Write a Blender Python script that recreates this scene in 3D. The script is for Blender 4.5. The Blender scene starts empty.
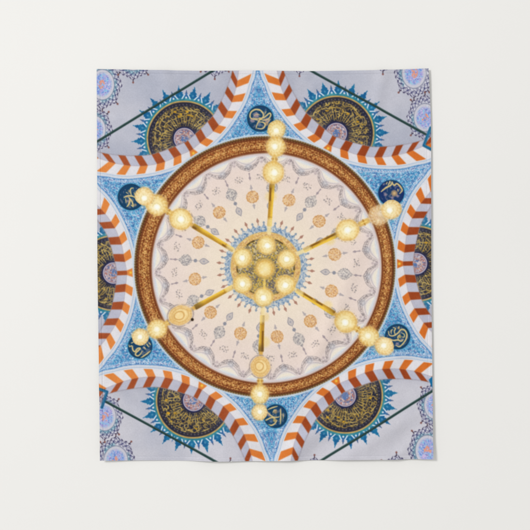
import bpy, math
import numpy as np

# ------------------------------------------------------------------ scale and frame
U = 0.00386                      # metres of cloth per drawing unit
ZC = 1.55                        # height of the picture centre above the floor
CAM_D = 4.0
GU = 3.1                         # grid cells per drawing unit
rng = np.random.default_rng(7)
sin, cos, pi = np.sin, np.cos, np.pi
D2R = pi / 180

# ------------------------------------------------------------------ outline of the cloth
def spl(pts, x):
    """smooth interpolation through points (monotone-ish cubic Hermite)"""
    p = np.array(pts, float); xs, ys = p[:, 0], p[:, 1]
    m = np.gradient(ys, xs)
    x = np.asarray(x, float)
    i = np.clip(np.searchsorted(xs, x) - 1, 0, len(xs) - 2)
    h = xs[i + 1] - xs[i]; t = (x - xs[i]) / h
    tc = np.clip(t, 0, 1)
    r = ((2*tc**3 - 3*tc**2 + 1) * ys[i] + (tc**3 - 2*tc**2 + tc) * h * m[i]
         + (-2*tc**3 + 3*tc**2) * ys[i + 1] + (tc**3 - tc**2) * h * m[i + 1])
    return r + np.where(t > 1, (t - 1) * h * m[i + 1], 0) + np.where(t < 0, t * h * m[i], 0)

W, H = int(335 * GU), int(391 * GU)
u = np.linspace(0, 1, W); v = np.linspace(0, 1, H)
edge_l = spl([(0, 96.6), (.3, 97.3), (.5, 97.6), (.8, 99.4), (1, 100.5)], v)
edge_r = spl([(0, 428.2), (.1, 430.3), (.3, 431.0), (.55, 431.2), (.8, 432.2), (1, 432.8)], v)
edge_t = spl([(0, 69.0), (.13, 69.8), (.3, 70.8), (.5, 70.5), (.64, 71.0), (.77, 70.5), (.92, 69.4), (1, 68.6)], u)
edge_b = spl([(0, 460.1), (.15, 460.3), (.38, 461.0), (.57, 460.3), (.75, 459.6), (1, 458.6)], u)
X = (edge_l[:, None] * (1 - u) + edge_r[:, None] * u).astype(np.float32)
Y = (edge_t[None, :] * (1 - v[:, None]) + edge_b[None, :] * v[:, None]).astype(np.float32)

RGB = np.zeros((H, W, 3), np.float32)
ID = np.zeros((H, W), np.int16)
PARTS = {0: ('cloth', None, None)}          # id -> (name, parent id, label)
def part(name, parent=None, label=None):
    k = len(PARTS); PARTS[k] = (name, parent, label); return k

# ------------------------------------------------------------------ drawing helpers
FULL = (slice(0, H), slice(0, W))
def box(x0, y0, x1, y1):
    j0 = int((x0 - 101) / 335 * W) - 18; j1 = int((x1 - 96) / 331 * W) + 18
    i0 = int((y0 - 72) / 391 * H) - 14; i1 = int((y1 - 68) / 388 * H) + 14
    return (slice(max(0, min(H, i0)), max(0, min(H, i1))), slice(max(0, min(W, j0)), max(0, min(W, j1))))
def edge(d, w=0.4):              # coverage from a signed distance (negative inside)
    return np.clip(0.5 - d / (2 * w), 0, 1)
def sstep(a, b, x):
    t = np.clip((x - a) / (b - a), 0, 1); return t * t * (3 - 2 * t)
def put(sl, a, col, pid=None, thr=0.5):
    col = np.asarray(col, np.float32)
    if col.max() > 1.5: col = col / 255.0
    a = np.asarray(a, np.float32)
    RGB[sl] += (col - RGB[sl]) * a[..., None]
    if pid is not None: ID[sl][a > thr] = pid
TAB = rng.random((16, 256, 256)).astype(np.float32)
def noise(x, y, sc, seed=0):
    x = x / sc + 37.3 + seed * 5.17; y = y / sc + 91.7 + seed * 3.71
    xi = np.floor(x).astype(np.int32); yi = np.floor(y).astype(np.int32)
    fx = x - xi; fy = y - yi
    fx = fx * fx * (3 - 2 * fx); fy = fy * fy * (3 - 2 * fy)
    t = TAB[seed % 16]
    a, b = xi & 255, (xi + 1) & 255; c, d = yi & 255, (yi + 1) & 255
    return (t[c, a] * (1 - fx) + t[c, b] * fx) * (1 - fy) + (t[d, a] * (1 - fx) + t[d, b] * fx) * fy
def fbm(x, y, sc, seed=0, o=4):
    r = 0; amp = .5; tot = 0
    for k in range(o):
        r = r + amp * noise(x, y, sc / 2**k, seed + k); tot += amp; amp *= .55
    return r / tot
def vein(x, y, sc, seed, w):     # curling contour lines, w = share of the surface inked
    n = .6 * noise(x, y, sc, seed) + .4 * noise(x, y, sc * .6, seed + 3)
    return 1 - sstep(w * .6, w * 1.4, np.abs(n - .5))
def mixc(a, b, t):
    return np.asarray(a, np.float32) + (np.asarray(b, np.float32) - np.asarray(a, np.float32)) * np.asarray(t)[..., None]
def smooth_line(pts, n=8):
    p = np.array(pts, float)
    if len(p) < 3: return p
    q = np.vstack([2*p[0]-p[1], p, 2*p[-1]-p[-2]]); out = []
    for i in range(1, len(q) - 2):
        for t in np.arange(n) / n:
            a, b, c, d = q[i-1], q[i], q[i+1], q[i+2]
            out.append(.5*((2*b)+(c-a)*t+(2*a-5*b+4*c-d)*t*t+(3*b-a-3*c+d)*t**3))
    out.append(p[-1]); return np.array(out)
def stroke(pts, w, col, alpha=1.0, pid=None, taper=0.0, aa=.35, curve=True, clip=None):
    p = smooth_line(pts) if curve else np.array(pts, float)
    mw = float(np.max(w)) + 1.5
    sl = box(p[:, 0].min() - mw, p[:, 1].min() - mw, p[:, 0].max() + mw, p[:, 1].max() + mw)
    x, y = X[sl], Y[sl]
    if x.size == 0: return
    best = np.full(x.shape, 1e9, np.float32); n = len(p) - 1
    for i in range(n):
        ax, ay = p[i]; bx, by = p[i + 1]; dx, dy = bx - ax, by - ay
        t = np.clip(((x - ax) * dx + (y - ay) * dy) / (dx*dx + dy*dy + 1e-9), 0, 1)
        g = (i + t) / n
        hw = w / 2 * (1 - taper * np.abs(2 * g - 1) ** 2)
        best = np.minimum(best, np.hypot(x - ax - t * dx, y - ay - t * dy) - hw)
    a = edge(best, aa) * alpha
    if clip is not None: a = a * clip[sl]
    put(sl, a, col, pid)
def disc(cx, cy, r, col, alpha=1.0, pid=None, aa=.4, rx=None, clip=None):
    R = max(r, rx or r) + 1.5
    sl = box(cx - R, cy - R, cx + R, cy + R)
    x, y = X[sl], Y[sl]
    if x.size == 0: return
    k = (rx or r) / r
    a = edge(np.hypot((x - cx) / k, y - cy) - r, aa) * alpha
    if clip is not None: a = a * clip[sl]
    put(sl, a, col, pid)

# ------------------------------------------------------------------ the print: vaults and walls of the ground
CX, CY = 265.0, 267.0
DX, DY = X - CX, Y - CY
RHO = np.hypot(DX, DY); TH = np.arctan2(DX, -DY) / D2R          # clockwise from the top, degrees
n1 = fbm(X, Y, 60, 1); n2 = fbm(X, Y, 9, 2)
base = mixc((174, 178, 194), (203, 202, 211), np.clip(sstep(.25, .75, n1) * .7 + sstep(80, 440, Y) * .35, 0, 1))
base += ((n2 - .5) * 10)[..., None]
RGB[:] = base / 255

AX = [28.0, 88.6, 148.0, 208.0, 267.6, 327.8]                    # the six arches
WHERE = ['upper right', 'right', 'lower right', 'lower left', 'left', 'upper left']
loc = []
for a in AX:
    ra, sa = sin(a * D2R), cos(a * D2R)
    loc.append((DX * ra - DY * sa, DX * sa + DY * ra))           # (r, s) of each arch
def to_xy(k, r, s):
    a = AX[k] * D2R
    return CX + r * sin(a) + s * cos(a), CY - r * cos(a) + s * sin(a)
SECT = (np.floor(((TH + 2.0) % 360) / 60)).astype(int) % 6        # which arch's sixth
O_C = [(0, 131.2), (20, 133.5), (41, 138.8), (55, 144.8), (69, 152.3), (76, 157.4), (84, 164.5), (91.4, 170.8), (99, 180), (112, 198)]
M_C = [(0, 137.9), (15, 140.2), (28.6, 142.4), (36.7, 144.8), (48, 149.8), (59.6, 157.2), (65, 161.6), (71.2, 167.2), (76, 172.4), (88, 187)]
I_C = [(0, 147.8), (16, 150.6), (29, 153.6), (36, 155.6), (50, 163), (64, 172.4), (72, 178.8), (77, 183.3), (90, 198)]
B_O = [4.8, 15.0, 23.6, 33.2, 41.8, 51.5, 59.4, 69.1, 76.2, 84.1, 91.4, 99, 106]
B_M = [2.2, 11.0, 18.9, 28.4, 36.5, 45.0, 51.8, 59.6, 64.9, 71.2, 76.0, 83, 88]
B_I = [2.2, 11.8, 19.3, 28.8, 36.0, 45.0, 51.4, 58.8, 64.6, 72.1, 77.3, 85, 90]

# windows of stained glass
def window(k, r0, s0, sc=1.0, pid=None, seed=0):
    cx, cy = to_xy(k, r0, s0)
    R = 32 * sc; sl = box(cx - R, cy - R, cx + R, cy + R); x, y = X[sl], Y[sl]
    if x.size == 0: return
    sct = loc[k]
    dx, dy = (x - cx) / sc, (y - cy) / sc
    fx, fy = dx / .84, dy / 1.06                                   # upright oval
    rr = np.hypot(fx, fy); ph = np.arctan2(fy, fx)
    q = np.abs(((ph / (pi / 4) + .5) % 1) - .5) * 2                # 1 between lobes, 0 at a point
    Ro = 21.2 + 2.4 * (1 - q) ** 1.6 + .5 * sin(ph * 24)
    Ri = 14.4 + 0 * ph
    d = rr - Ro
    put(sl, edge(d, .5), (196, 196, 208), pid)
    band = edge(d, .5) * edge(Ri - rr, .5)
    tq = (rr - Ri) / (Ro - Ri)
    put(sl, band * edge(tq - .42, .15) * .85 * sstep(.3, .5, noise(x, y, 9, seed)), (116, 172, 188))
    put(sl, band * (noise(x, y, 1.4, 8 + seed) > .66) * .6, (222, 224, 232))
    wd = (Ro - Ri); bandw = (tq - .5) * wd; ar = ph * 18
    for fr_, am, p0, al in ((11, 2.3, 0, .9), (11, 2.3, pi, .8), (22, 1.3, .8, .6)):
        put(sl, band * edge(np.abs(bandw - am * sin(ph * fr_ + p0)) - .34, .35) * al * .9, (58, 56, 98))
    cq = ph * 11 / pi; cfx = (cq - np.round(cq)) * pi / 11 * 18
    put(sl, band * edge(np.hypot(cfx, bandw) - .8, .35) * .85, (56, 60, 110)); put(sl, band * edge(np.hypot(cfx, np.abs(bandw) - 2.3) - .65, .35) * .7, (228, 230, 236))
    put(sl, band * vein(x, y, 1.8, 5 + seed, .04) * .4, (70, 70, 110))
    put(sl, edge(np.abs(d + .5) - .55, .35) * (.55 + .45 * sin(ph * 30)), (48, 42, 76))
    put(sl, edge(np.abs(rr - Ri) - .45, .35) * .55, (84, 92, 120))
    put(sl, edge(rr - Ri + .6, .6) * .5, (206, 204, 214))
    g = edge(rr - 10.8, 1.4)                                        # pieces of coloured glass
    c = np.clip((noise(x, y, 1.5, 4 + seed) - .5) * 1.25 + .5, 0, .999)
    pal = np.array([(96, 124, 206), (138, 164, 232), (126, 196, 226), (196, 176, 222), (92, 116, 196), (206, 212, 236), (150, 140, 214)], np.float32)
    col = pal[np.clip((c * 7).astype(int), 0, 6)]
    hot = (noise(x, y, 1.6, 9 + seed) > .5) & (rr < 4.6)
    col = np.where(hot[..., None], np.array((222, 142, 122), np.float32), col)
    put(sl, g * .8, col)
    for j, pa in enumerate((45, 135, 225, 315, 90, 270)):          # little finials
        px, py = cx + 25.8 * .84 * cos(pa * D2R) * sc, cy + 25.8 * 1.06 * sin(pa * D2R) * sc
        qx, qy = cx + 22.6 * .84 * cos(pa * D2R) * sc, cy + 22.6 * 1.06 * sin(pa * D2R) * sc
        stroke([(qx, qy), (px, py)], .9, (70, 56, 70), curve=False)
        disc(px, py, .95, (132, 86, 80))
for k in (0, 2, 3, 5):
    for (r0, s0, sc) in ((241, 40.5, 1.0), (241, -40.5, 1.0), (207, 71, .92), (207, -71, .92), (249, 1.0, .98)):
        cx, cy = to_xy(k, r0, s0)
        if -22 + 97 < cx < 432 + 22 and 69 - 24 < cy < 460 + 24:
            pid = part('window', None, 'oval stained glass window in a scrolled lace border printed on the cloth, %s part' % WHERE[k])
            window(k, r0, s0, sc, pid, seed=len(PARTS) % 4)

# lunettes: crest, gilt rim, inscription, rosette
LUN = []
for k in range(6):
    pid = part('lunette', None, 'navy half-round medallion with gold script and a blue crest, under the %s arch' % WHERE[k])
    rid = part('rosette', pid, 'small pink and white rosette at the middle of the medallion')
    LUN.append((pid, rid))
    cx, cy = to_xy(k, 151.5, .3)
    sl = box(cx - 58, cy - 58, cx + 58, cy + 58); x, y = X[sl], Y[sl]
    r, s = loc[k][0][sl] - 151.5, loc[k][1][sl] - .3
    q = np.hypot(r, s); ph = np.arctan2(s, r) / D2R
    vis = (SECT[sl] == k).astype(np.float32)
    f = ((np.abs(ph) - 8) / 17.7)
    tb = (f - np.round(f)) * 17.7 * D2R * q                        # tangential offset from a big spike
    ts = (f + .5 - np.round(f + .5)) * 17.7 * D2R * q              # from a small one
    prof = [(36, 7.5), (40.5, 6.6), (42.0, 5.4), (42.9, 5.8), (44.2, 3.6), (45.2, 2.7), (46.0, 3.5), (47.2, 1.9), (48.4, 1.2), (49.2, 1.6), (50.4, .7), (53, .2), (56, -2)]
    hb = np.interp(q, *zip(*prof)) + (noise(x, y, 1.1, 3) - .5) * .7
    hs = np.interp(q, [36, 40, 42.5, 44.3, 45.2, 46.5, 48.5, 50], [5, 3.8, 2.6, .8, 1.2, .5, .1, -2])
    put(sl, vis * edge(np.abs(ts) - hs, .4), (58, 106, 160), pid)
    put(sl, vis * edge(np.abs(tb) - hb, .4), mixc((22, 88, 142), (36, 120, 162), noise(x, y, 3, 6)), pid)
    put(sl, vis * edge(q - 40.6, .5), mixc((30, 112, 142), (72, 150, 162), noise(x, y, 2.4, 7)), pid)
    put(sl, vis * edge(np.abs(np.abs(ts) - 2.9 + (q - 42) * .55) - .75, .35) * edge(np.abs(q - 41.9) - 2.3, .5), (208, 218, 230), pid)
    put(sl, vis * edge(np.hypot(ts, q - 41.0) - 1.0, .4), (214, 222, 232))
    put(sl, vis * edge(np.hypot(tb, (q - 43.4) * .8) - .9, .4) * .5, (120, 178, 206))
    put(sl, vis * (q > 46) * edge(np.abs(ts) - hs, .4) * .6, (70, 70, 96))
    put(sl, vis * edge(q - 38.2, .4), (60, 120, 132), pid)
    put(sl, vis * edge(q - 37.9, .4), mixc((178, 146, 84), (206, 176, 108), noise(x, y, 2, 5)), pid)
    put(sl, vis * edge(q - 36.4, .4), (40, 42, 62), pid)
    put(sl, vis * edge(q - 35.6, .4), mixc((32, 36, 60), (60, 54, 54), noise(x, y, 4, 2)), pid)
    # dotted navy border
    fd = ph / 6.0; td = (fd - np.round(fd)) * 6 * D2R * q
    put(sl, vis * edge(np.hypot(td, q - 34.0) - .62, .35) * .6, (130, 124, 140))
    # thin gold tracery under the script
    fld = edge(q - 32.6, .4) * edge(11.5 - q, .4) * vis
    put(sl, fld * vein(x, y, 2.6, 11 + k, .06) * .5, (134, 114, 78))
    clip = np.zeros((H, W), np.float32); clip[sl] = fld
    R = np.random.default_rng(100 + k)
    def pol(q_, p_):
        return to_xy(k, 151.5 + q_ * cos(p_ * D2R), .3 + q_ * sin(p_ * D2R))
    gold = [(196, 164, 78), (208, 180, 100), (174, 142, 70), (214, 168, 46)]
    p = -97
    while p < 97:                                                  # tall letters, standing like rays
        q0, q1 = R.uniform(12.5, 15.5), R.uniform(22, 28); tl = R.uniform(-4, 4)
        stroke([pol(q0, p), pol((q0 + q1) / 2, p + tl * .3), pol(q1, p + tl)], R.uniform(.6, .85), gold[R.integers(3)], .85, taper=.4, clip=clip)
        p += R.uniform(6.5, 9.5)
    for q0, stp in ((17.5, 17), (23, 12.5), (27.5, 10.5), (31, 9.5)):   # bowls, tails and sweeps, ring by ring
        p = -100 + R.uniform(0, 8)
        while p < 98:
            q1 = q0 + R.uniform(-1.2, 1.2); xx, yy = pol(q1, p)
            if R.random() < .62:
                rad = R.uniform(1.3, 2.3); a0 = R.uniform(0, 360); sp = R.uniform(130, 260); st = R.uniform(1, 1.5)
                pts = [(xx + rad * st * cos((a0 + sp * t) * D2R), yy + rad * sin((a0 + sp * t) * D2R)) for t in np.linspace(0, 1, 6)]
            else:
                e = R.uniform(-2.6, 2.6)
                pts = [pol(q1, p - 6), pol(q1 + e * .7, p), pol(q1 + e, p + 7)]
            stroke(pts, R.uniform(.7, 1.05), gold[R.integers(3)], .92, taper=.5, clip=clip)
            p += stp * R.uniform(.75, 1.25)
    for q0, stp in ((20.5, 13), (25.5, 11), (29.5, 9), (32.2, 8)):
        p = -100 + R.uniform(0, 8)
        while p < 98:
            q1 = q0 + R.uniform(-1.5, 1.5); xx, yy = pol(q1, p); rad = R.uniform(.9, 1.9); a0 = R.uniform(0, 360); sp = R.uniform(120, 300)
            pts = [(xx + rad * cos((a0 + sp * t) * D2R), yy + rad * sin((a0 + sp * t) * D2R)) for t in np.linspace(0, 1, 5)]
            stroke(pts, R.uniform(.55, .8), gold[R.integers(3)], .75, taper=.5, clip=clip)
            p += stp * R.uniform(.75, 1.25)
    for j in range(40):
        xx, yy = pol(R.uniform(14, 33), R.uniform(-98, 98)); disc(xx, yy, R.uniform(.4, .7), gold[R.integers(4)], .9, clip=clip)
    for j in range(5):
        xx, yy = pol(R.uniform(22, 29), R.uniform(-85, 85)); disc(xx, yy, R.uniform(.8, 1.2), (216, 164, 40), .8, clip=clip, rx=1.6)
    # rosette
    put(sl, vis * edge(q - 12.0, .4), (32, 34, 72), pid)
    put(sl, vis * edge(q - 10.6, .4), (204, 200, 212), rid)
    put(sl, vis * edge(q - 9.7, .4), (128, 92, 100), rid)
    put(sl, vis * edge(q - 9.2, .4), (172, 160, 172), rid)
    fq = edge(q - 9.0, .4) * vis
    put(sl, fq * (noise(x, y, 1.3, 2 + k) > .55) * .75, (172, 104, 92))
    put(sl, fq * (noise(x, y, 1.2, 6 + k) > .62) * .8, (212, 198, 200))
    put(sl, fq * (noise(x, y, 1.25, 9 + k) > .66) * .7, (84, 96, 142))
    put(sl, fq * edge(np.abs(q - 5.2) - .5, .35) * .5, (196, 150, 120))
    put(sl, edge(q - 3.6, .4) * vis * (noise(x, y, 1.2, 4 + k) > .45) * .8, (70, 110, 170))

# iron tie rods
for k in (0, 2, 3, 5):
    pid = part('tie_rod', None, 'dark green iron rod crossing the %s part of the print' % WHERE[k])
    e = {5: ((94, 143.5), (214, 70)), 0: ((308, 69), (425.5, 134.2)), 3: ((104.5, 400.5), (225, 466)), 2: ((314, 465), (436, 388.5))}[k]
    stroke(e, 2.3, (32, 56, 54), pid=pid, curve=False, aa=.45)
    (ax, ay), (bx, by) = e; nx, ny = (by - ay), -(bx - ax); L = math.hypot(nx, ny); nx, ny = nx / L * .62, ny / L * .62
    if ny > 0: nx, ny = -nx, -ny
    stroke([(ax + nx, ay + ny), (bx + nx, by + ny)], .7, (62, 92, 88), .8, curve=False)
# ------------------------------------------------------------------ spandrels, arches
SPH = ['top', 'upper right', 'lower right', 'bottom', 'lower left', 'upper left']
SPA = [-2.0, 58.5, 118.2, 177.8, 237.5, 297.8]
arch_ids = [part('arch', None, 'striped orange and white arch on the %s side of the printed dome' % WHERE[k]) for k in range(6)]
span_ids = [part('spandrel', None, 'blue floral spandrel at the %s of the printed dome' % SPH[k]) for k in range(6)]
SI = (np.floor(((TH + 2.0 + 30) % 360) / 60)).astype(int) % 6
for k in range(6):
    sl = FULL; r, s = loc[k]; m = (SECT == k)
    sa = np.abs(s); rO, rM, rI = spl(O_C, sa), spl(M_C, sa), spl(I_C, sa)
    slope = (spl(O_C, sa + .5) - spl(O_C, np.maximum(sa - .5, 0))) ; nl = np.sqrt(1 + slope ** 2)
    dO = (r - rO) / nl
    slI = (spl(I_C, sa + .5) - spl(I_C, np.maximum(sa - .5, 0))); dI = (r - rI) / np.sqrt(1 + slI ** 2)
    slM = (spl(M_C, sa + .5) - spl(M_C, np.maximum(sa - .5, 0))); dM = (r - rM) / np.sqrt(1 + slM ** 2)
    inarch = m * edge(dI, .35) * (dO > -6)
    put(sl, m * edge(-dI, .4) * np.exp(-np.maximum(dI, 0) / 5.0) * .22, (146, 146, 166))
    t1 = np.clip((r - rO) / (rM - rO), 0, 1); t2 = np.clip((r - rM) / (rI - rM), 0, 1)
    def stripes(BA, CA, BB, CB, c_on, c_off):
        c = np.broadcast_to(c_on, s.shape + (3,)).copy(); on = True
        for a, b in zip(BA, BB):
            on = not on
            ra_, rb_ = float(spl(CA, a)), float(spl(CB, b)); L_ = math.hypot(b - a, rb_ - ra_)
            dist = ((sa - a) * (rb_ - ra_) - (r - ra_) * (b - a)) / L_
            al = edge(-dist, .5)
            c += ((c_on if on else c_off) - c) * al[..., None]
        return c
    xr = sstep(100, 430, X)
    g = (n2 - .5) * 22 + (fbm(X, Y, 5, 7) - .5) * 16
    org = mixc((222, 134, 66), (212, 112, 42), xr); brn = mixc((162, 80, 44), (152, 66, 28), xr)
    wht = np.broadcast_to(np.array((224, 222, 227), np.float32), org.shape); gry = mixc((190, 189, 203), (184, 186, 204), n1)  # white stripes of the face, grey ones of the soffit
    face = stripes(B_O, O_C, B_M, M_C, org, wht) + g[..., None] * .5
    soff = stripes(B_M, M_C, B_I, I_C, brn, gry) + g[..., None] * .6
    put(sl, inarch, face, arch_ids[k])
    put(sl, inarch * edge(-dM, .35), soff, arch_ids[k])
    put(sl, m * edge(np.abs(dM) - .35, .3) * inarch * .25, (150, 120, 120))
    put(sl, m * edge(np.abs(dI) - .5, .4) * .35, (120, 110, 120))
    px, py = to_xy(k, 134.4, 0); disc(px, py, 1.5, (238, 180, 50), .9, aa=.6); disc(px, py, .6, (246, 214, 110), .8)
    # pale moulding and the blue ground of the spandrel
    out = m * edge(dO, .35)
    dd = -dO
    fr, fs = None, None
    put(sl, out, (216, 219, 227))
    ID[(out > .5)] = 0
    put(sl, out * edge(np.abs(dd - 1.5) - .35, .3) * .75, (150, 176, 206))
    put(sl, out * edge(np.abs(dd - 3.1) - .25, .3) * .6, (176, 190, 208))
    RGBd = dd
    blue = out * edge(4.0 - dd, .35)
    for q in (k, (k + 1) % 6):
        mm = blue * (SI == q)
        a = SPA[q] * D2R
        rr_ = DX * sin(a) - DY * cos(a); ss_ = np.abs(DX * cos(a) + DY * sin(a))
        col = mixc((72, 148, 198), (104, 178, 214), fbm(X, Y, 14, 4 + q))
        put(sl, mm, col, span_ids[q])
        ID[(out > .5) & (SI == q)] = span_ids[q]
        gx, gy = ss_, rr_
        for (pit, off, pr_, colr, al) in ((4.6, 0.0, 1.55, (204, 224, 238), .75), (4.6, 2.3, 1.2, (228, 234, 242), .65)):
            row = np.round((gy + off) / (pit * .866)); sx = gx + (row % 2) * pit / 2 + off
            cxn = sx - np.round(sx / pit) * pit; cyn = (gy + off) - row * pit * .866
            jx = (noise(np.round(sx / pit) * 7, row * 5, 1.3, 3) - .5) * 1.3; jy = (noise(np.round(sx / pit) * 5, row * 9, 1.7, 8) - .5) * 1.3
            fq = np.hypot(cxn - jx, cyn - jy); fa = np.arctan2(cyn - jy, cxn - jx)
            put(sl, mm * edge(fq - pr_ * (.72 + .28 * cos(fa * 5)), .35) * al, colr)
            put(sl, mm * edge(fq - .5, .35) * .85, (58, 84, 150))
        put(sl, mm * vein(gx, gy, 3.0, 6 + q, .045) * .75, (204, 222, 236))
        put(sl, mm * vein(gx, gy, 3.4, 2 + q, .04) * .7, (40, 104, 164))
        put(sl, mm * sstep(.7, .82, noise(gx, gy, 1.15, 5 + q)) * .7, (48, 100, 160))
        put(sl, mm * sstep(.74, .86, noise(gx, gy, 1.3, 9 + q)) * .5, (128, 112, 172))
        # denser floral border along the arches
        bd = mm * edge(np.abs(dd - 6.6) - 2.4, .4)
        put(sl, bd * .5, (132, 182, 218))
        ang = noise(X, Y, 1.25, 12)
        put(sl, bd * sstep(.58, .78, ang) * .7, (54, 98, 162))
        put(sl, bd * sstep(.62, .8, noise(X, Y, 1.2, 13)) * .7, (214, 226, 238))
        fd_ = sa / 3.1 * nl ** .6; fx_ = (fd_ - np.round(fd_)) * 3.1
        put(sl, mm * edge(np.hypot(fx_, dd - 6.6) - 1.15, .35) * .7, (232, 234, 242))
        put(sl, mm * edge(np.hypot(fx_, dd - 6.6) - .45, .35) * .8, (62, 74, 146))
        put(sl, mm * edge(np.abs(dd - 4.4) - .4, .35) * .7, (92, 132, 190))

# blue tiled capitals where two arches come down
pid = part('capital', None, 'blue tiled bracket at the right edge of the print')
stroke([(430.5, 128), (423.8, 145.5), (432, 150)], 2.8, (26, 100, 144), pid=pid, curve=False, aa=.6)
stroke([(430.5, 129), (424.6, 144.8), (432, 148.6)], .6, (78, 150, 176), .6, curve=False)
pid = part('capital', None, 'blue tiled bracket at the lower left edge of the print')
stroke([(99, 388.5), (107.5, 391.5), (102.2, 407)], 2.8, (26, 90, 134), pid=pid, curve=False, aa=.6)
stroke([(99, 388.5), (106.8, 391.8), (102.2, 406)], .6, (88, 160, 180), .6, curve=False)
stroke([(100.5, 392), (103.5, 394), (100.6, 402)], 1.0, (150, 110, 110), .6, curve=False)
pid = part('capital', None, 'blue tiled bracket at the lower right edge of the print')
stroke([(434, 377), (430.5, 380), (433, 386)], 3.4, (26, 110, 160), pid=pid, curve=False)

# ------------------------------------------------------------------ ring and dome
RO = np.hypot(X - 264.8, Y - 266.6); RI = np.hypot(X - 266.6, Y - 268.1)
dome = part('dome', None, 'cream painted dome with rings of floral medallions printed at the middle of the cloth')
ring = part('dome_ring', dome, 'wide brown and gold ring round the printed dome')
put(FULL, edge(RO - 132.4, .5) * .9, mixc((190, 208, 224), (214, 220, 226), n1))
fo = TH / 1.15
put(FULL, edge(RO - 130.6, .4), mixc((120, 92, 54), (178, 168, 150), (sin(fo * 2 * pi) > .2) * .55), ring)
put(FULL, edge(RO - 129.4, .4), (92, 58, 28), ring)
tr = np.clip((RI - 114.6) / ((RI - 114.6) + np.maximum(129.8 - RO, .01)), 0, 1)
bc = np.stack([np.interp(tr, [0, .08, .2, .3, .5, .7, .8, .88, 1], c) for c in
               ([180, 122, 144, 162, 166, 156, 134, 98, 74], [146, 64, 74, 86, 90, 82, 68, 52, 46], [118, 34, 36, 42, 46, 42, 36, 30, 28])], -1)
bc += ((fbm(X, Y, 30, 9) - .5) * 40)[..., None] * np.array((1, .8, .6))
rm = edge(RO - 128.3, .4)
put(FULL, rm, bc, ring)
inb = rm * edge(-(tr - .14), .03) * edge(tr - .8, .03)
polx, poly = TH * D2R * 122, tr * 15
put(FULL, inb * vein(X, Y, 2.6, 4, .08) * .5, (204, 150, 84))
put(FULL, inb * sstep(.62, .82, noise(X, Y, 1.0, 7)) * .65, (222, 178, 110))
put(FULL, inb * sstep(.58, .78, noise(X, Y, 1.15, 10)) * .75, (118, 58, 26))
w0 = (tr - .47) * 15; arcl = TH * D2R * 122
per = 2 * pi * 122 / 144.0
midb = rm * edge(np.abs(w0) - 4.2, .6)
put(FULL, midb * vein(X, Y, 1.9, 6, .06) * .6, (206, 156, 86))
put(FULL, midb * sstep(.6, .8, noise(X, Y, 1.05, 14)) * .65, (226, 182, 112))
put(FULL, midb * sstep(.52, .74, noise(X, Y, 1.1, 3)) * .75, (108, 52, 24))
for ph0 in (0, pi):
    put(FULL, rm * edge(np.abs(w0 - 2.2 * sin(arcl / per * pi + ph0)) - .4, .35) * .5, (222, 176, 102))
for off_, rr0, al, sh_ in ((0, .8, .6, 0), (4.3, .6, .6, 0), (-4.3, .6, .6, 0), (4.3, .45, .5, .5), (-4.3, .45, .5, .5), (0, .7, .5, .5)):
    fl = arcl / per + sh_; fx_ = (fl - np.round(fl)) * per
    put(FULL, rm * edge(np.hypot(fx_, w0 - off_) - rr0, .35) * al, (234, 194, 122))
for tt, al in ((.15, .5), (.28, .35), (.66, .35), (.8, .6)):
    put(FULL, rm * edge(np.abs(tr - tt) * 15 - .35, .3) * al, (104, 54, 24))
fb = TH / 1.3; put(FULL, rm * edge(np.abs(tr - .9) * 15 - .5, .35) * (sin(fb * 2 * pi) > 0) * .55, (176, 130, 74))
dm = edge(RI - 114.9, .4)
put(FULL, dm, (176, 150, 140), dome)
dm = edge(RI - 114.2, .4)
sh = np.clip((RHO - 70) / 45, 0, 1)
pcx, pcy = 264.7 + 1.9 * sh, 266.7 + 1.4 * sh
PX, PY = X - pcx, Y - pcy
P = np.hypot(PX, PY); PT = np.arctan2(PX, -PY) / D2R
cream = mixc((238, 224, 205), (232, 215, 206), sstep(40, 100, P)) + ((n2 - .5) * 7)[..., None]
cream = mixc(cream, (224, 212, 212), sstep(99, 112, P) * .7)
put(FULL, dm, cream, dome)
f = (PT - 5) / 15; k24 = np.round(f).astype(int); ta = (f - k24) * 15 * D2R * P
S24 = k24 % 24
# lace behind the cartouches
hl = np.interp(np.abs(ta), [0, 1.6, 4.5, 8, 11.2, 13.5, 16], [97.0, 98.2, 99.4, 101.6, 106.2, 108.2, 107.4])
lace = dm * edge(hl - P, .5)
put(FULL, lace * .55, mixc((226, 214, 210), (192, 198, 208), edge(np.hypot(ta * .8, P - 102.2) - 3.4, 1.5)))
lb = dm * edge(np.abs(P - hl - 2.0) - 2.1, .4)
for q_, w_, al in ((.45, .34, .7), (4.4, .3, .55)):
    put(FULL, dm * edge(np.abs(P - hl - q_) - w_, .35) * al * edge(np.abs(ta) - 12.2, .4), (132, 120, 120))
lw_ = P - hl - 2.4
lf = TH * D2R * 108 / 2.35; lfx = (lf - np.round(lf)) * 2.35
put(FULL, lace * edge(np.hypot(lfx, lw_) - .85, .35) * .75, (142, 130, 130))
put(FULL, lace * edge(np.hypot(lfx, lw_) - .35, .3) * .8, (232, 220, 212))
put(FULL, lace * edge(np.abs(lw_ - .9 * sin(lf * 2 * pi)) - .28, .3) * .6, (140, 128, 130))
put(FULL, lb * sstep(.55, .75, noise(X, Y, 1.1, 3)) * .55, (134, 124, 126))
put(FULL, lb * sstep(.62, .8, noise(X, Y, 1.1, 6)) * .5, (232, 220, 214))
fl6 = np.arctan2(ta, P - 102.4); dl6 = np.hypot(ta, P - 102.4)
put(FULL, lace * edge(np.abs(dl6 - 2.2 - .5 * cos(fl6 * 6)) - .35, .35) * .5, (136, 136, 148))
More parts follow.
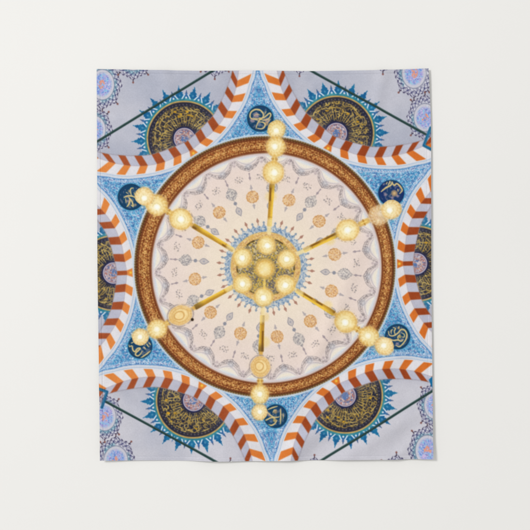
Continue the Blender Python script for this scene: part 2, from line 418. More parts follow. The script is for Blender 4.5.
# little spike inside each
put(FULL, dm * edge(np.abs(ta) - np.interp(P, [87.5, 88.3, 90.5, 92.3, 93.5, 95.6, 97], [-1, .15, 1.25, .45, .4, .8, -1]), .35) * .75, (142, 130, 140))
# the cartouches themselves
carts = [part('cartouche', dome, None) for _ in range(24)]
q = ta / 11.0
hc = 105.2 + 7.0 * np.abs(q) ** 1.9
ho = 112.9 - .8 * np.abs(q) ** 2
ct = dm * edge(hc - P, .5) * edge(P - ho, .4) * edge(np.abs(ta) - 11.0, .5)
tv = np.clip((P - hc) / np.maximum(ho - hc, .5), 0, 1)
put(FULL, ct, mixc((222, 213, 210), (237, 229, 218), sstep(.02, .35, tv)))
put(FULL, ct * sstep(.5, .95, tv) * .75, mixc((214, 222, 230), (192, 206, 226), noise(X, Y, 5, 3)))
put(FULL, ct * edge(np.abs(tv - .42) - .12, .1) * edge(np.abs(ta) - 6, 1.5) * .5, (240, 230, 206))
put(FULL, dm * edge(np.abs(P - hc) - .35, .35) * edge(np.abs(ta) - 10.6, .4) * .55, (170, 164, 174))
for i in range(24):
    ID[(ct > .5) & (S24 == i)] = carts[i]
put(FULL, dm * edge(np.abs(P - 113.2) - .4, .35) * .6, (196, 186, 196))
# cusps between
tb = np.abs(ta) - 7.5 * D2R * P
put(FULL, dm * edge(np.hypot(tb, P - 106.4) - 1.3, .5) * .5, (166, 150, 156))
put(FULL, dm * edge(np.abs(np.hypot(tb, P - 110.2) - 1.2) - .4, .4) * .5, (176, 160, 170))
# alternating medallions
f12 = (PT - 20) / 30; k12 = np.round(f12).astype(int); to = (f12 - k12) * 30 * D2R * P
f12g = (PT - 5) / 30; k12g = np.round(f12g).astype(int); tg = (f12g - k12g) * 30 * D2R * P
orng = [part('medallion', dome, 'round orange floral medallion in the printed dome') for _ in range(12)]
grey = [part('medallion', dome, 'pointed grey floral medallion in the printed dome') for _ in range(12)]
dq = np.hypot(to, P - 71); aq = np.arctan2(to, P - 71)
mo = edge(dq - 6.3 - .25 * cos(aq * 12), .4)
put(FULL, mo, mixc((216, 168, 112), (228, 186, 132), noise(X, Y, 3, 2)))
put(FULL, mo * edge(np.abs(dq - 3.6 - .5 * cos(aq * 8)) - .45, .35) * .75, (194, 136, 84))
put(FULL, mo * edge(np.abs(dq - 5.9) - .4, .35) * .8, (196, 138, 80))
put(FULL, mo * (noise(X, Y, 1.25, 5) > .6) * .7, (236, 206, 166))
put(FULL, mo * sstep(.66, .8, noise(X, Y, 1.1, 11)) * .6, (176, 128, 100))
put(FULL, mo * edge(np.hypot(np.mod(to + 20, 2.1) - 1.05, np.mod(P, 2.1) - 1.05) - .4, .35) * .5, (240, 214, 178))
ap_ = aq / (2 * pi) * 8; apx = (ap_ - np.round(ap_)) * 2 * pi / 8 * 3.7
put(FULL, mo * edge(np.hypot(apx, dq - 3.7) - .75, .35) * .6, (242, 218, 184))
put(FULL, mo * edge(dq - 1.3, .4) * .6, (240, 212, 176))
put(FULL, mo * edge(dq - .7, .4) * .7, (190, 140, 110))
for i in range(12): ID[(mo > .5) & (k12 % 12 == i)] = orng[i]
for (pp, sg) in ((80.9, 1), (61.3, -1)):
    t_ = (P - pp) * sg
    put(FULL, edge(np.abs(to) - np.interp(t_, [-4.4, -4.2, -2.2, -1.2, 0, 1.2, 3, 4], [-1, .2, .25, 1.7, .9, .8, .1, -1]), .35) * .62, (146, 142, 152))
qg = (P - 79.6)
gw = np.interp(qg, [-7.4, -6, -4, -1, 2, 4.2, 6.2, 8.6, 9.4], [-1, 1.7, 4.2, 5.8, 5.6, 4.2, 1.6, .2, -1]) + .3 * sin(qg * 3)
mg = edge(np.abs(tg) - gw, .4)
put(FULL, mg, mixc((198, 190, 184), (212, 204, 198), noise(X, Y, 3, 4)))
put(FULL, mg * edge(np.abs(gw - np.abs(tg) - .6) - .45, .35) * .7, (150, 142, 142))
aqg = np.arctan2(tg, qg); dg = np.hypot(tg, qg)
put(FULL, mg * edge(np.abs(dg - 3.2 - .6 * cos(aqg * 6)) - .4, .35) * .65, (158, 150, 150))
put(FULL, mg * (noise(X, Y, 1.2, 6) > .62) * .6, (140, 136, 142))
put(FULL, mg * (noise(X, Y, 1.2, 9) > .66) * .6, (230, 220, 210))
for i in range(12): ID[(mg > .5) & (k12g % 12 == i)] = grey[i]
put(FULL, edge(np.hypot(tg, P - 69.6) - 1.75, .4) * .9, (132, 136, 150))
put(FULL, edge(np.abs(tg) - .3, .3) * edge(np.abs(P - 68) - 6, .3) * .6, (150, 146, 152))
ql = P - 61
lw = np.interp(ql, [-7, -5, -3.4, -1, 1.4, 3.2, 4.4, 5.2], [-1, .5, 1.6, 3.1, 3.2, 2.0, .5, -1])
ml = edge(np.abs(tg) - lw, .4)
put(FULL, ml * .85, (196, 188, 186))
put(FULL, ml * edge(np.abs(lw - np.abs(tg) - .5) - .4, .35) * .8, (140, 138, 148))
put(FULL, ml * edge(np.hypot(tg, ql) - 1.0, .4) * .7, (150, 150, 164))
# sprays of tiny leaves beside the grey medallions
for i in range(12):
    for sg in (-1, 1):
        a0 = 5 + 30 * i + sg * 8.0
        R = np.random.default_rng(40 + i)
        for j in range(14):
            w_ = (j / 13 - .5) * 8.0; pr = 91.0 + 2.4 * sin(j * 1.7 + sg + i) + R.uniform(-.7, .7)
            a = (a0 * D2R) + w_ / 91
            disc(265.6 + pr * sin(a), 267.4 - pr * cos(a), R.uniform(.4, .75), (132, 126, 130) if j % 3 else (172, 160, 150), .75)
# fringe and gilt mosaic round the middle
boss = part('centre_rosette', dome, 'gilded mosaic circle with a blue fringe at the centre of the printed dome')
FX, FY = X - 265.7, Y - 266.9
F = np.hypot(FX, FY); FT = np.arctan2(FX, -FY) / D2R
f = (FT - 5) / 15; tb_ = (f - np.round(f)) * 15 * D2R * F; tc_ = (f + .5 - np.round(f + .5)) * 15 * D2R * F
put(FULL, edge(np.abs(tb_) - np.interp(F, [40, 44.5, 45.3, 46.6, 47.9, 49.4, 50.4], [.5, .35, 1.0, 1.5, .8, .2, -1]), .35) * .85, (164, 116, 100))
put(FULL, edge(np.abs(tc_) - np.interp(F, [40, 42, 43.2, 44.4, 45.6, 46.8], [2, 1.0, .5, 1.3, .5, -1]), .35) * .85, (126, 146, 168))
fr = 41.2 + .9 * cos(f * 2 * 2 * pi)
fm_ = edge(F - fr, .5)
put(FULL, fm_, mixc((146, 168, 192), (178, 190, 200), noise(X, Y, 3, 2)), boss)
put(FULL, fm_ * (noise(X, Y, 1.35, 4) > .58) * .8, (104, 134, 168))
put(FULL, fm_ * (noise(X, Y, 1.35, 7) > .64) * .8, (214, 214, 208))
put(FULL, edge(F - 35.2, .5), (206, 178, 120), boss)
gr = edge(F - 34.6, .5)
put(FULL, gr, mixc((224, 190, 122), (216, 172, 98), noise(X, Y, 4, 3)), boss)
put(FULL, gr * (noise(X, Y, 1.2, 8) > .62) * .6, (240, 212, 156))
put(FULL, gr * (noise(X, Y, 1.2, 12) > .7) * .6, (186, 132, 92))
put(FULL, edge(F - 29.8, .5), (206, 164, 84))
mz = edge(F - 28.8, .5)
put(FULL, mz, mixc((146, 130, 80), (120, 112, 100), noise(X, Y, 5, 5)))
put(FULL, mz * (noise(X, Y, 1.2, 2) > .52) * .85, (200, 166, 70))
put(FULL, mz * (noise(X, Y, 1.2, 10) > .68) * .75, (86, 80, 96))
put(FULL, mz * (noise(X, Y, 1.2, 13) > .72) * .7, (222, 206, 168))
for a0 in (28, 88, 148, 208, 268, 328):                            # dark bars of the hub frame
    dlt = (FT - a0 + 180) % 360 - 180
    put(FULL, edge(np.abs(F - 28.6) - .75, .35) * edge(np.abs(dlt) - 9, .8) * .85, (78, 62, 40))
    put(FULL, mz * edge(np.abs(dlt) * D2R * F - .5, .4) * edge(13 - F, .5) * .4, (224, 190, 90))

# ------------------------------------------------------------------ chandelier
chan = part('chandelier', None, 'gilded six armed chandelier with glowing glass globes printed over the dome')
arms = [((269.4, 226), (272.2, 183.5)), ((304, 250.5), (338.5, 233.8)), ((296.5, 290.5), (334, 313.5)),
        ((262.5, 315.5), (261, 351.5)), ((232.5, 287), (195, 307.5)), ((233, 250), (193, 225.5))]
cups = [(271, 196.5, 6.2, 4.8), (330, 240.5, 5.4, 4.4), (327.5, 305.5, 5.2, 4.6), (264.5, 342, 6.0, 5.4), (199, 302.5, 3, 3), (200, 233, 3, 3)]
for i, ((ax, ay), (bx, by)) in enumerate(arms):
    pid = part('arm', chan, None)
    disc(cups[i][0], cups[i][1], cups[i][3], (238, 212, 140), .62 if i < 4 else .25, pid, aa=1.6, rx=cups[i][2] * .9)
    if i == 3: disc(266.4, 317, 4.2, (236, 208, 142), .6, pid, aa=1.6, rx=2.6)
    L = math.hypot(bx - ax, by - ay); dx, dy = (bx - ax) / L, (by - ay) / L
    stroke([(bx - dx * 2, by - dy * 2), (bx + dx * 7, by + dy * 7)], 3.8, (216, 168, 80), .95, pid, curve=False, aa=.6)
    stroke([(ax - dx * 7, ay - dy * 7), (ax + dx * 2, ay + dy * 2)], 4.2, (242, 222, 166), .9, pid, curve=False, aa=.7)
    sl = box(min(ax, bx) - 4, min(ay, by) - 4, max(ax, bx) + 4, max(ay, by) + 4); x, y = X[sl], Y[sl]
    t = (x - ax) * dx + (y - ay) * dy; w = (x - ax) * -dy + (y - ay) * dx
    hw = 2.25 + .4 * sstep(.3, 1, t / L)
    a = edge(np.abs(w) - hw, .4) * edge(-t, .5) * edge(t - L, .6)
    col = mixc((186, 138, 46), (240, 198, 72), sstep(-.6, .9, w / hw + (noise(t, w * 0, 9, i) - .5)))
    put(sl, a, col, pid)
    put(sl, a * edge(np.abs(w / hw + .45) - .3, .2) * sstep(.38, .55, noise(t, w * 0, 7, 3 + i)) * .85, (112, 72, 26))
    put(sl, a * sstep(.72, .95, t / L) * (.7 if i in (3, 4) else .3), (104, 78, 42))
    put(sl, a * edge(t - 7.5, 1.5) * .65, (244, 226, 170))
    put(sl, a * edge(np.abs(t - 9) - .4, .4) * .5, (156, 110, 60))

def globe(cx, cy, r, hx=0, hy=0, lit=1.0, tone=0, seed=0, ax=1.0, ang=0.0, parent=None):
    pid = part('globe', chan, None)
    sl = box(cx - r * 1.6, cy - r * 1.6, cx + r * 1.6, cy + r * 1.6); x, y = X[sl], Y[sl]
    dx, dy = x - cx, y - cy
    c_, s_ = cos(ang * D2R), sin(ang * D2R)
    e1, e2 = (dx * c_ + dy * s_) / ax, -dx * s_ + dy * c_
    q = np.hypot(e1, e2); ph = np.arctan2(e2, e1)
    rim = r * (1 + .012 * cos(ph * 6 + seed * 1.7) + .03 * (noise(ph * 3, ph * 0, .9, seed) - .5))
    t = q / rim
    a = edge(q - rim, .7)
    put(sl, np.exp(-np.maximum(q - rim, 0) / 1.4) * (q > rim - 1) * .38, (240, 214, 150))
    put(sl, edge(np.abs(q - r * 1.1) - .45, .4) * .45 * (cos(ph * 22) > -.2) * (noise(ph * 2, ph * 0, .6, seed + 5) > .38), (160, 128, 104))
    if lit == 0:                                                   # clear glass of an unlit lamp
        put(sl, edge(q - r * 1.17, .6) * .4, (214, 196, 178), pid)
        put(sl, edge(np.abs(q - r * 1.14) - .5, .4) * .6 * (noise(ph * 2, ph * 0, .5, seed) > .3), (150, 136, 140))
    edgec = np.array([(228, 184, 88), (238, 194, 116), (222, 188, 152)][tone], np.float32)
    body = np.array([(246, 224, 154), (248, 221, 160), (236, 208, 170)][tone], np.float32)
    col = mixc(body, edgec, sstep(.5, 1.0, t + (noise(x, y, 4.5, seed) - .5) * .3))
    col += ((noise(x, y, 2.4, seed + 2) - .5) * 16)[..., None] * np.array((.5, .9, 1.6))
    put(sl, a * np.where(t > .8, .82, .95) * (1 if tone < 2 else .78), col, pid)
    ribs = (.5 + .5 * cos(ph * (14 if seed % 3 else 18) + 1.5 * sin(t * 6 + seed))) * sstep(.38, .6, t)
    put(sl, a * ribs * (.34 if (seed % 3 and seed < 19) else .16), (252, 238, 196))
    put(sl, a * (1 - ribs) * sstep(.45, .7, t) * (.26 if (seed % 3 and seed < 19) else .1), (214, 164, 84))
    put(sl, a * edge(np.abs(t - .95) * r - .4, .4) * .4 * (noise(ph * 3, ph * 0, .6, seed) > .35), (196, 150, 88))
    put(sl, a * edge(np.abs(t - .74 - .05 * cos(ph * 8 + seed)) * r - .5, .5) * .5 * (noise(ph * 3, t * 4, .7, seed + 1)), (252, 238, 190))
    put(sl, a * edge(np.abs(t - .6 - .02 * cos(ph * 5 + seed)) * r - .4, .5) * .35 * (noise(ph * 2, t * 0, .7, seed + 4) > .4), (212, 168, 84))
    h = np.hypot(e1 - hx, e2 - hy) * (1 + .03 * cos(ph * 3 + seed))
    if lit > 0:
        put(sl, a * np.exp(-(h / (r * .55)) ** 2) * .85 * lit, (254, 244, 206))
        put(sl, a * np.exp(-(h / (r * .31)) ** 2.4) * lit, (255, 255, 250))
        put(sl, a * edge(np.abs(h - r * .37) - .45, .5) * .5 * lit * (noise(ph * 2, ph * 0, .8, seed + 7) > .3), (216, 192, 110))
        bx_, by_ = r * .55 * cos(seed * 2.1), r * .55 * sin(seed * 2.1)
        put(sl, a * np.exp(-(np.hypot(e1 - bx_, (e2 - by_) * 1.5) / (r * .2)) ** 2) * .6, (254, 246, 214))
    else:
        put(sl, a * edge(np.abs(h - r * .42) - .6, .5) * .7, (200, 146, 72))
        put(sl, a * edge(np.abs(t - .72) * r - .7, .5) * .5, (206, 156, 84))
        put(sl, a * np.exp(-(h / (r * .25)) ** 2) * .5, (242, 208, 140))
    return pid
G = [  # cx, cy, r, hx, hy, lit, tone, stretch, angle : from each arm's tip outwards
    (273.4, 172.3, 10.4, .3, -1, .9, 0, 1.08, 90), (276.3, 129.2, 9.0, 0, 1.5, .9, 0, 1.0, 0), (275.8, 146.6, 9.6, 0, 1, .9, 0, 1.05, 90),
    (347.6, 230.2, 10.6, 0, 0, 1, 0, 1.1, -15), (379, 215.2, 9.8, 2, -1, .35, 2, 1.05, -25), (391.4, 209.2, 9.6, -2, .5, 1, 1, 1.05, -20),
    (345.6, 321.6, 10.8, 0, 1, .95, 0, 1.05, 35), (368.8, 336.4, 9.7, -1, 0, .7, 0, 1.05, 35), (384.4, 345.8, 9.0, -.8, 0, .9, 1, 1.05, 20),
    (260.4, 366.6, 9.6, -.3, 1, 0, 1, 1.05, 90), (259.8, 394.2, 9.0, 0, 0, .9, 0, 1.05, 90), (259.8, 412.2, 8.0, 0, -.5, .9, 1, 1.0, 0),
    (180.4, 315.2, 9.6, -1, 0, 0, 1, 1.22, -20), (157.2, 329.0, 9.3, -.5, 0, .75, 0, 1.05, -30), (140.4, 337.2, 8.5, -.4, -.3, .95, 1, 1.0, 0),
    (180.8, 219.2, 10.6, .2, 0, 1, 0, 1.08, 20), (156.6, 205.0, 10.2, 1.2, 1.6, .95, 0, 1.1, 30), (144.0, 196.4, 9.0, 1, 1.5, .95, 1, 1.08, 25)]
for i, g in enumerate(G):
    # collars between the globes
    if i % 3 == 0:
        cid = part('collar', chan, None)
        b = G[i + 1] if i else G[2]
        mx, my = (g[0] * (b[2]) + b[0] * g[2]) / (g[2] + b[2]), (g[1] * b[2] + b[1] * g[2]) / (g[2] + b[2])
        d_ = math.hypot(b[0] - g[0], b[1] - g[1]); ux, uy = (b[0] - g[0]) / d_, (b[1] - g[1]) / d_
        stroke([(mx - ux * 4, my - uy * 4), (mx + ux * 4, my + uy * 4)], 5.4, (220, 176, 88), .9, cid, curve=False, aa=.8)
        stroke([(mx - uy * 2.6, my + ux * 2.6), (mx + uy * 2.6, my - ux * 2.6)], 1.6, (176, 122, 44), .7, curve=False)
        stroke([(mx - ux * 3, my - uy * 3), (mx + ux * 3, my + uy * 3)], 1.1, (250, 222, 130), .8, curve=False)
for i, g in enumerate(G):
    globe(g[0], g[1], g[2], g[3], g[4], g[5], g[6], i, g[7], g[8])
disc(192.3, 319.6, 1.5, (48, 34, 22))
for i, (a0, hx, hy) in enumerate(((1, 1.5, .5), (61, -.5, 0), (121, -.5, .5), (182, 0, 1), (237, 0, 0), (299, -.5, .2))):
    c = [(266.5, 245.2, 9.2), (286.9, 259.2, 9.3), (285.6, 284.8, 9.8), (263.4, 296.9, 9.7), (242.5, 284.0, 9.4), (242.4, 257.8, 9.6)][i]
    globe(c[0], c[1], c[2], hx * .5, hy, 1.0, 0, 20 + i)
disc(265, 268.6, 10.8, (196, 158, 70), .7, chan, aa=.8)
globe(265, 268.6, 8.7, .3, .6, .25, 0, 31)
stroke([(264.6, 280), (264.2, 288.5)], 2.4, (240, 206, 110), .9, part('stem', chan, None), curve=False, aa=.6)

# ------------------------------------------------------------------ calligraphy roundels
PALE = (216, 192, 132)
def roundel(k, cx, cy, r, o, sc, strokes, bits, teal=(14, 62, 96)):
    pid = part('roundel', span_ids[k], 'dark blue roundel with gold script in the %s spandrel' % SPH[k])
    free = np.ones((H, W), np.float32)
    sl = box(cx - r - 3, cy - r - 3, cx + r + 3, cy + r + 3); x, y = X[sl], Y[sl]
    own = np.isin(ID[sl], span_ids).astype(np.float32)               # the globes hang in front
    clip = np.zeros((H, W), np.float32); clip[sl] = own
    q = np.hypot(x - cx, y - cy)
    put(sl, own * edge(q - r - .9, .5) * .7, (58, 146, 186), None)
    put(sl, own * edge(q - r, .45), mixc(teal, (30, 66, 104), noise(x, y, 5, k)), pid)
    put(sl, own * edge(np.abs(q - r + .7) - .4, .4) * .4, (10, 40, 66))
    put(sl, own * edge(q - r + 2, .5) * (noise(x, y, 1.6, 3 + k) > .66) * .45, (150, 140, 150))
    c2 = np.zeros((H, W), np.float32); c2[sl] = own * edge(q - r + .8, .4)
    for b in bits:
        disc(o[0] + b[0] / sc, o[1] + b[1] / sc, b[2] / sc, b[3], .75, aa=.7, clip=c2)
    for w, pts in strokes:
        stroke([(o[0] + a / sc, o[1] + b / sc) for a, b in pts], w, PALE, .97, taper=.45, clip=c2)
pk = (176, 150, 160); tn = (196, 158, 112)
roundel(0, 260.3, 118.5, 13.2, (240, 100), 10.6, [
    (1.6, [(190, 212), (120, 195), (106, 165), (120, 125), (165, 100), (215, 108), (247, 148), (240, 185), (205, 208)]),
    (1.5, [(170, 300), (185, 250), (215, 205), (262, 180), (312, 140), (326, 160), (300, 200), (255, 212), (212, 205)]),
    (1.5, [(205, 232), (245, 236), (266, 258), (255, 290), (225, 305), (185, 300)]),
    (1.0, [(140, 190), (175, 198), (230, 190)]), (.8, [(150, 165), (180, 150), (215, 160)]), (.8, [(290, 235), (325, 200)]), (.8, [(262, 150), (278, 120)])],
    [(170, 160, 30, pk), (290, 215, 28, pk), (130, 215, 24, pk), (215, 200, 14, (226, 186, 70)), (205, 260, 20, (120, 130, 150)), (280, 250, 22, tn)])
roundel(5, 131.0, 197.0, 13.2, (110, 170), 10.6, [
    (1.4, [(228, 268), (214, 225), (226, 195), (250, 192)]), (1.7, [(148, 292), (185, 276), (230, 276), (262, 290)]),
    (1.7, [(200, 290), (212, 320), (196, 370), (180, 388)]), (1.6, [(212, 300), (236, 340), (245, 384), (225, 372)]), (1.0, [(165, 300), (172, 350)]),
    (.9, [(170, 235), (190, 250)]), (.9, [(255, 235), (262, 262)])],
    [(190, 330, 16, pk), (270, 370, 12, tn), (200, 225, 10, tn)])
roundel(1, 391.2, 193.0, 13.0, (375, 165), 10.6, [
    (1.8, [(66, 282), (115, 242), (165, 215), (185, 182)]), (1.5, [(112, 138), (145, 150), (158, 180), (138, 212)]), (1.0, [(130, 180), (118, 205)]),
    (1.7, [(178, 180), (202, 215), (232, 198), (268, 228), (288, 268), (262, 303)]), (1.2, [(240, 255), (246, 280)]), (.9, [(190, 150), (175, 165)])],
    [(205, 300, 34, tn), (205, 300, 14, (226, 190, 130)), (110, 315, 16, pk), (90, 200, 12, pk), (185, 345, 14, pk), (240, 330, 14, pk)], teal=(20, 44, 104))
roundel(2, 397.4, 336.6, 12.6, (375, 315), 13.25, [
    (1.6, [(175, 215), (190, 265), (240, 275), (300, 240), (345, 192), (390, 200), (420, 255), (408, 320), (370, 375), (320, 418), (275, 400)]),
    (1.5, [(190, 312), (240, 335), (300, 330), (345, 345), (372, 325)]), (1.3, [(270, 270), (255, 215), (270, 178), (240, 165)]), (1.1, [(215, 250), (215, 205), (235, 190)]),
    (1.2, [(330, 262), (300, 290), (310, 325)]), (1.1, [(350, 235), (385, 255), (385, 290), (355, 290)]), (1.0, [(310, 175), (318, 150)])],
    [(325, 285, 22, (214, 176, 90)), (312, 172, 18, tn), (290, 380, 18, pk), (350, 325, 14, pk)])
roundel(3, 275.6, 416.2, 11.8, (255, 395), 13.25, [
    (1.5, [(338, 185), (341, 280), (338, 378)]), (1.4, [(175, 192), (230, 168), (295, 150)]), (1.5, [(165, 228), (215, 275), (260, 296), (318, 292)]),
    (1.5, [(88, 352), (150, 330), (215, 300), (262, 312)]), (1.5, [(105, 372), (160, 390), (215, 402), (262, 378), (292, 335)]), (1.0, [(235, 235), (255, 200), (285, 205)]), (.9, [(372, 240), (374, 310)])],
    [(262, 335, 24, (224, 188, 104)), (270, 225, 24, tn), (180, 260, 18, pk), (215, 350, 18, (110, 130, 160)), (372, 270, 8, pk)])
roundel(4, 140.2, 346.4, 12.2, (120, 325), 13.25, [
    (1.5, [(262, 447), (340, 392), (424, 330)]), (1.6, [(118, 262), (128, 285), (160, 278), (172, 330), (200, 352), (232, 312), (268, 312), (215, 365), (206, 392), (235, 408), (268, 388), (295, 348)]),
    (1.2, [(350, 248), (382, 292)]), (1.2, [(385, 232), (404, 262)]), (1.0, [(315, 290), (345, 320)]), (.9, [(180, 225), (150, 240)])],
    [(320, 300, 14, pk), (365, 385, 10, (90, 130, 150)), (330, 265, 10, pk)])

# ------------------------------------------------------------------ printed softness and grain
def blur(a, s):
    n = int(math.ceil(s * 3)); k = np.exp(-.5 * (np.arange(-n, n + 1) / s) ** 2); k /= k.sum()
    for axn in (0, 1):
        p = np.pad(a, [(n, n) if i == axn else (0, 0) for i in range(3)], mode='edge'); o = np.zeros_like(a)
        for i, w in enumerate(k):
            o += w * (p[i:i + a.shape[0]] if axn == 0 else p[:, i:i + a.shape[1]])
        a = o
    return a
RGB = blur(np.clip(RGB, 0, 1), .30 * GU)
RGB += ((noise(X, Y, .7, 3) - .5) * .035)[..., None]
RGB = np.clip(RGB, 0.01, .985)
LIN = np.where(RGB <= .04045, RGB / 12.92, ((RGB + .055) / 1.055) ** 2.4).astype(np.float32)

# ------------------------------------------------------------------ the hanging cloth as a surface
LY = np.linspace(69, 460, H); TX = np.linspace(97, 432, W)
def height(x, y):
    """distance of the cloth from the wall, metres, at drawing position x, y"""
    uu, vv = (x - 98) / 333.0, (y - 70) / 390.0
    h = .005 + .003 * vv
    h = h + .0046 * sin(uu * 15 + 1.2 * vv + .4) * sstep(.55, 1, vv) * (1 - .8 * sstep(.85, 1, uu)) + .0020 * sin(uu * 31 + 2) * sstep(.86, 1, vv)
    h = h + .0016 * sin(uu * 7 + vv * 2.2)
    def crease(a, b, c, w, amp, lo, hi, q):
        d_ = (a * uu + b * vv - c) / math.hypot(a, b)
        return 3.0 * amp * np.exp(-(d_ / w) ** 2) * sstep(lo, hi, q) * (.6 + .8 * noise(x, y, 70, 9)) * (1 - .85 * sstep(.88, 1, uu))
    h = h + crease(.8, 1, 1.45, .028, .0046, .55, .95, vv) + crease(.7, 1, 1.62, .02, .0030, .6, .95, vv)
    h = h + crease(.5, 1, 1.36, .022, .0030, .6, .9, vv) + crease(-.6, 1, .80, .026, .0036, .62, .95, vv)
    h = h + crease(-.8, 1, .60, .02, .0026, .65, .95, vv) + crease(1, .5, 1.02, .024, .0022, .25, .7, vv) * (1 - sstep(.75, 1, vv))
    h = h + crease(1, -.25, .2, .022, .0022, .45, 1, 1 - vv) + crease(1, .3, .86, .02, .0020, .5, 1, 1 - vv)
    h = h + .0022 * (fbm(x, y, 55, 5, 2) - .5)
    h = h + .0048 * sstep(.92, 1.0, uu) * (.25 + .75 * sstep(.75, 1, vv) + .9 * (1 - sstep(0, .10, vv)))
    h = h + .005 * sstep(.93, 1.0, uu) * sstep(.93, 1, vv) + .003 * sstep(.9, 1, vv) * (1 - sstep(0, .25, uu))
    hem = np.minimum(np.minimum(x - np.interp(y, LY, edge_l), np.interp(y, LY, edge_r) - x), np.minimum(y - np.interp(x, TX, edge_t), np.interp(x, TX, edge_b) - y))
    h = h + .0010 * edge(hem - 3.3, .5) - .0008 * np.exp(-((hem - 3.6) / .5) ** 2)
    return .0024 + np.logaddexp(0, (h - .0024) * 900) / 900
def place(x, y, h):
    k = (CAM_D - .006) / CAM_D
    return np.stack([(x - 265) * U * k, -h, (265 - y) * U * k], -1)

HGT = height(X, Y)
CO = place(X, Y, HGT).reshape(-1, 3).astype(np.float32)

# ------------------------------------------------------------------ materials
def nodes(name):
    m = bpy.data.materials.new(name); m.use_nodes = True
    return m, m.node_tree.nodes, m.node_tree.links, m.node_tree.nodes['Principled BSDF']
ink, N, L, bs = nodes('printed_polyester')
at = N.new('ShaderNodeAttribute'); at.attribute_name = 'ink'
tc = N.new('ShaderNodeTexCoord')
fib = N.new('ShaderNodeTexNoise'); fib.inputs['Scale'].default_value = 900; fib.inputs['Detail'].default_value = 2
mr = N.new('ShaderNodeMapRange'); mr.inputs['To Min'].default_value = .94; mr.inputs['To Max'].default_value = 1.05
mul = N.new('ShaderNodeVectorMath'); mul.operation = 'SCALE'
L.new(tc.outputs['Object'], fib.inputs['Vector']); L.new(fib.outputs['Fac'], mr.inputs['Value'])
L.new(at.outputs['Color'], mul.inputs[0]); L.new(mr.outputs['Result'], mul.inputs['Scale'])
L.new(mul.outputs['Vector'], bs.inputs['Base Color'])
wv = N.new('ShaderNodeTexWave'); wv.inputs['Scale'].default_value = 160; wv.bands_direction = 'X'
wh = N.new('ShaderNodeTexWave'); wh.inputs['Scale'].default_value = 160; wh.bands_direction = 'Z'
ad = N.new('ShaderNodeMath'); ad.operation = 'ADD'
bp = N.new('ShaderNodeBump'); bp.inputs['Strength'].default_value = .06; bp.inputs['Distance'].default_value = .0004
L.new(tc.outputs['Object'], wv.inputs['Vector']); L.new(tc.outputs['Object'], wh.inputs['Vector'])
L.new(wv.outputs['Fac'], ad.inputs[0]); L.new(wh.outputs['Fac'], ad.inputs[1]); L.new(ad.outputs[0], bp.inputs['Height'])
L.new(bp.outputs['Normal'], bs.inputs['Normal'])
bs.inputs['Roughness'].default_value = .8; bs.inputs['Specular IOR Level'].default_value = .12

wm, N, L, bs = nodes('painted_plaster')
tc = N.new('ShaderNodeTexCoord')
a = N.new('ShaderNodeTexNoise'); a.inputs['Scale'].default_value = .9; a.inputs['Detail'].default_value = 3
b = N.new('ShaderNodeTexNoise'); b.inputs['Scale'].default_value = 140; b.inputs['Detail'].default_value = 4
cr = N.new('ShaderNodeValToRGB')
cr.color_ramp.elements[0].position = .3; cr.color_ramp.elements[0].color = (.856, .851, .832, 1)
cr.color_ramp.elements[1].position = .7; cr.color_ramp.elements[1].color = (.874, .869, .850, 1)
bp = N.new('ShaderNodeBump'); bp.inputs['Strength'].default_value = .05; bp.inputs['Distance'].default_value = .0008
for n_ in (a, b): L.new(tc.outputs['Object'], n_.inputs['Vector'])
L.new(a.outputs['Fac'], cr.inputs['Fac']); L.new(cr.outputs['Color'], bs.inputs['Base Color'])
L.new(b.outputs['Fac'], bp.inputs['Height']); L.new(bp.outputs['Normal'], bs.inputs['Normal'])
bs.inputs['Roughness'].default_value = .75; bs.inputs['Specular IOR Level'].default_value = .15

# ------------------------------------------------------------------ build objects
scene = bpy.context.scene; C = scene.collection
def mesh_obj(name, co, quads, col=None, mat=None, parent=None):
    me = bpy.data.meshes.new(name)
    nv, nf = len(co), len(quads)
    me.vertices.add(nv); me.vertices.foreach_set('co', np.ascontiguousarray(co, np.float32).ravel())
    me.loops.add(nf * 4); me.loops.foreach_set('vertex_index', np.ascontiguousarray(quads, np.int32).ravel())
    me.polygons.add(nf); me.polygons.foreach_set('loop_start', np.arange(0, nf * 4, 4, dtype=np.int32))
    me.update(calc_edges=True)
    me.polygons.foreach_set('use_smooth', np.ones(nf, bool))
    if col is not None:
        at_ = me.color_attributes.new('ink', 'FLOAT_COLOR', 'POINT')
        c4 = np.ones((nv, 4), np.float32); c4[:, :3] = col
        at_.data.foreach_set('color', c4.ravel())
    if mat: me.materials.append(mat)
    o = bpy.data.objects.new(name, me); C.objects.link(o)
    if parent: o.parent = parent
    return o

root = bpy.data.objects.new('tapestry', None); C.objects.link(root)
root.location = (0, 0, ZC)
root['label'] = 'cloth tapestry printed with a dome, striped arches and golden chandelier, hanging on white wall'
root['category'] = 'tapestry'

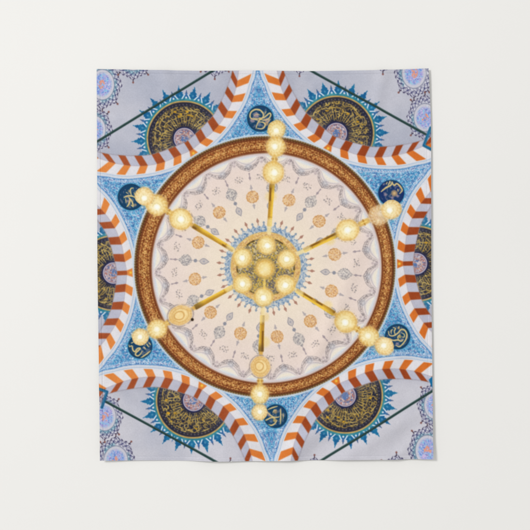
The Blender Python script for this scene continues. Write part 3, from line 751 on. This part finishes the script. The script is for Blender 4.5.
vid = np.arange(H * W).reshape(H, W)
quads = np.stack([vid[:-1, :-1], vid[1:, :-1], vid[1:, 1:], vid[:-1, 1:]], -1).reshape(-1, 4)
fid = ID[:-1, :-1].reshape(-1)
col = LIN.reshape(-1, 3)
objs = {}
for k, (name, par, label) in PARTS.items():
    q = quads[fid == k]
    if k and len(q) < 12: continue
    vs, inv = np.unique(q, return_inverse=True)
    co, cc, qq = CO[vs], col[vs], inv.reshape(-1, 4)
    if k == 0:                                                     # the cloth also has its white back and its edges
        bw, bh = 170, 200
        ju = np.round(np.linspace(0, W - 1, bw)).astype(int); iv = np.round(np.linspace(0, H - 1, bh)).astype(int)
        bco = CO.reshape(H, W, 3)[iv][:, ju].copy(); bco[..., 1] += .0007; bco = bco.reshape(-1, 3)
        bv = np.arange(bw * bh).reshape(bh, bw)
        bq = np.stack([bv[:-1, :-1], bv[:-1, 1:], bv[1:, 1:], bv[1:, :-1]], -1).reshape(-1, 4)
        loop = np.concatenate([vid[0, :-1], vid[:-1, -1], vid[-1, :0:-1], vid[:0:-1, 0]])
        f_ = CO[loop]; b_ = f_.copy(); b_[:, 1] += .0007; n = len(loop)
        i0 = np.arange(n); i1 = (i0 + 1) % n
        rq = np.stack([i0, i1, i1 + n, i0 + n], -1)
        n0 = len(co); n1_ = n0 + len(bco)
        co = np.vstack([co, bco, f_, b_]); qq = np.vstack([qq, bq + n0, rq + n1_])
        cc = np.vstack([cc, np.full((len(bco), 3), .78), np.full((2 * n, 3), .72)])
    p = objs.get(par) if par is not None else root
    objs[k] = mesh_obj(name, co, qq, cc, ink, p or root)
    if label: objs[k]['label'] = label

# wall: one slab of plaster
t = .12; w2, z0, z1 = 4.0, -.6, 3.9
wv_ = np.array([(-w2, 0, z0), (w2, 0, z0), (w2, 0, z1), (-w2, 0, z1), (-w2, t, z0), (w2, t, z0), (w2, t, z1), (-w2, t, z1)])
wq = np.array([(0, 1, 2, 3), (5, 4, 7, 6), (1, 5, 6, 2), (4, 0, 3, 7), (3, 2, 6, 7), (4, 5, 1, 0)])
wall = mesh_obj('wall', wv_, wq, None, wm)
wall.data.polygons.foreach_set('use_smooth', np.zeros(6, bool))
wall['kind'] = 'structure'

# ------------------------------------------------------------------ light
world = bpy.data.worlds.new('World'); scene.world = world; world.use_nodes = True
bg = world.node_tree.nodes['Background']; bg.inputs['Color'].default_value = (1, .995, .985, 1); bg.inputs['Strength'].default_value = .60
def area(name, loc_, target, size, power, colr):
    l = bpy.data.lights.new(name, 'AREA'); l.shape = 'RECTANGLE'; l.size, l.size_y = size; l.energy = power; l.color = colr
    o = bpy.data.objects.new(name, l); C.objects.link(o); o.location = loc_
    from mathutils import Vector
    o.rotation_euler = (Vector(target) - Vector(loc_)).to_track_quat('-Z', 'Y').to_euler()
    return o
area('key_light', (-13.5, -15.0, 8.5), (0, 0, 1.5), (5.0, 5.0), 2480, (1, .99, .97))  # unseen soft key lamp, far off at the upper left

cam = bpy.data.cameras.new('camera'); cam.sensor_width = 36; cam.lens = 36 * CAM_D / (530 * U); cam.clip_end = 100
co_ = bpy.data.objects.new('camera', cam); C.objects.link(co_); co_.location = (0, -CAM_D, ZC); co_.rotation_euler = (pi / 2, 0, 0)
scene.camera = co_
scene.view_settings.view_transform = 'Standard'; scene.view_settings.look = 'None'
scene.view_settings.exposure = 0; scene.view_settings.gamma = 1
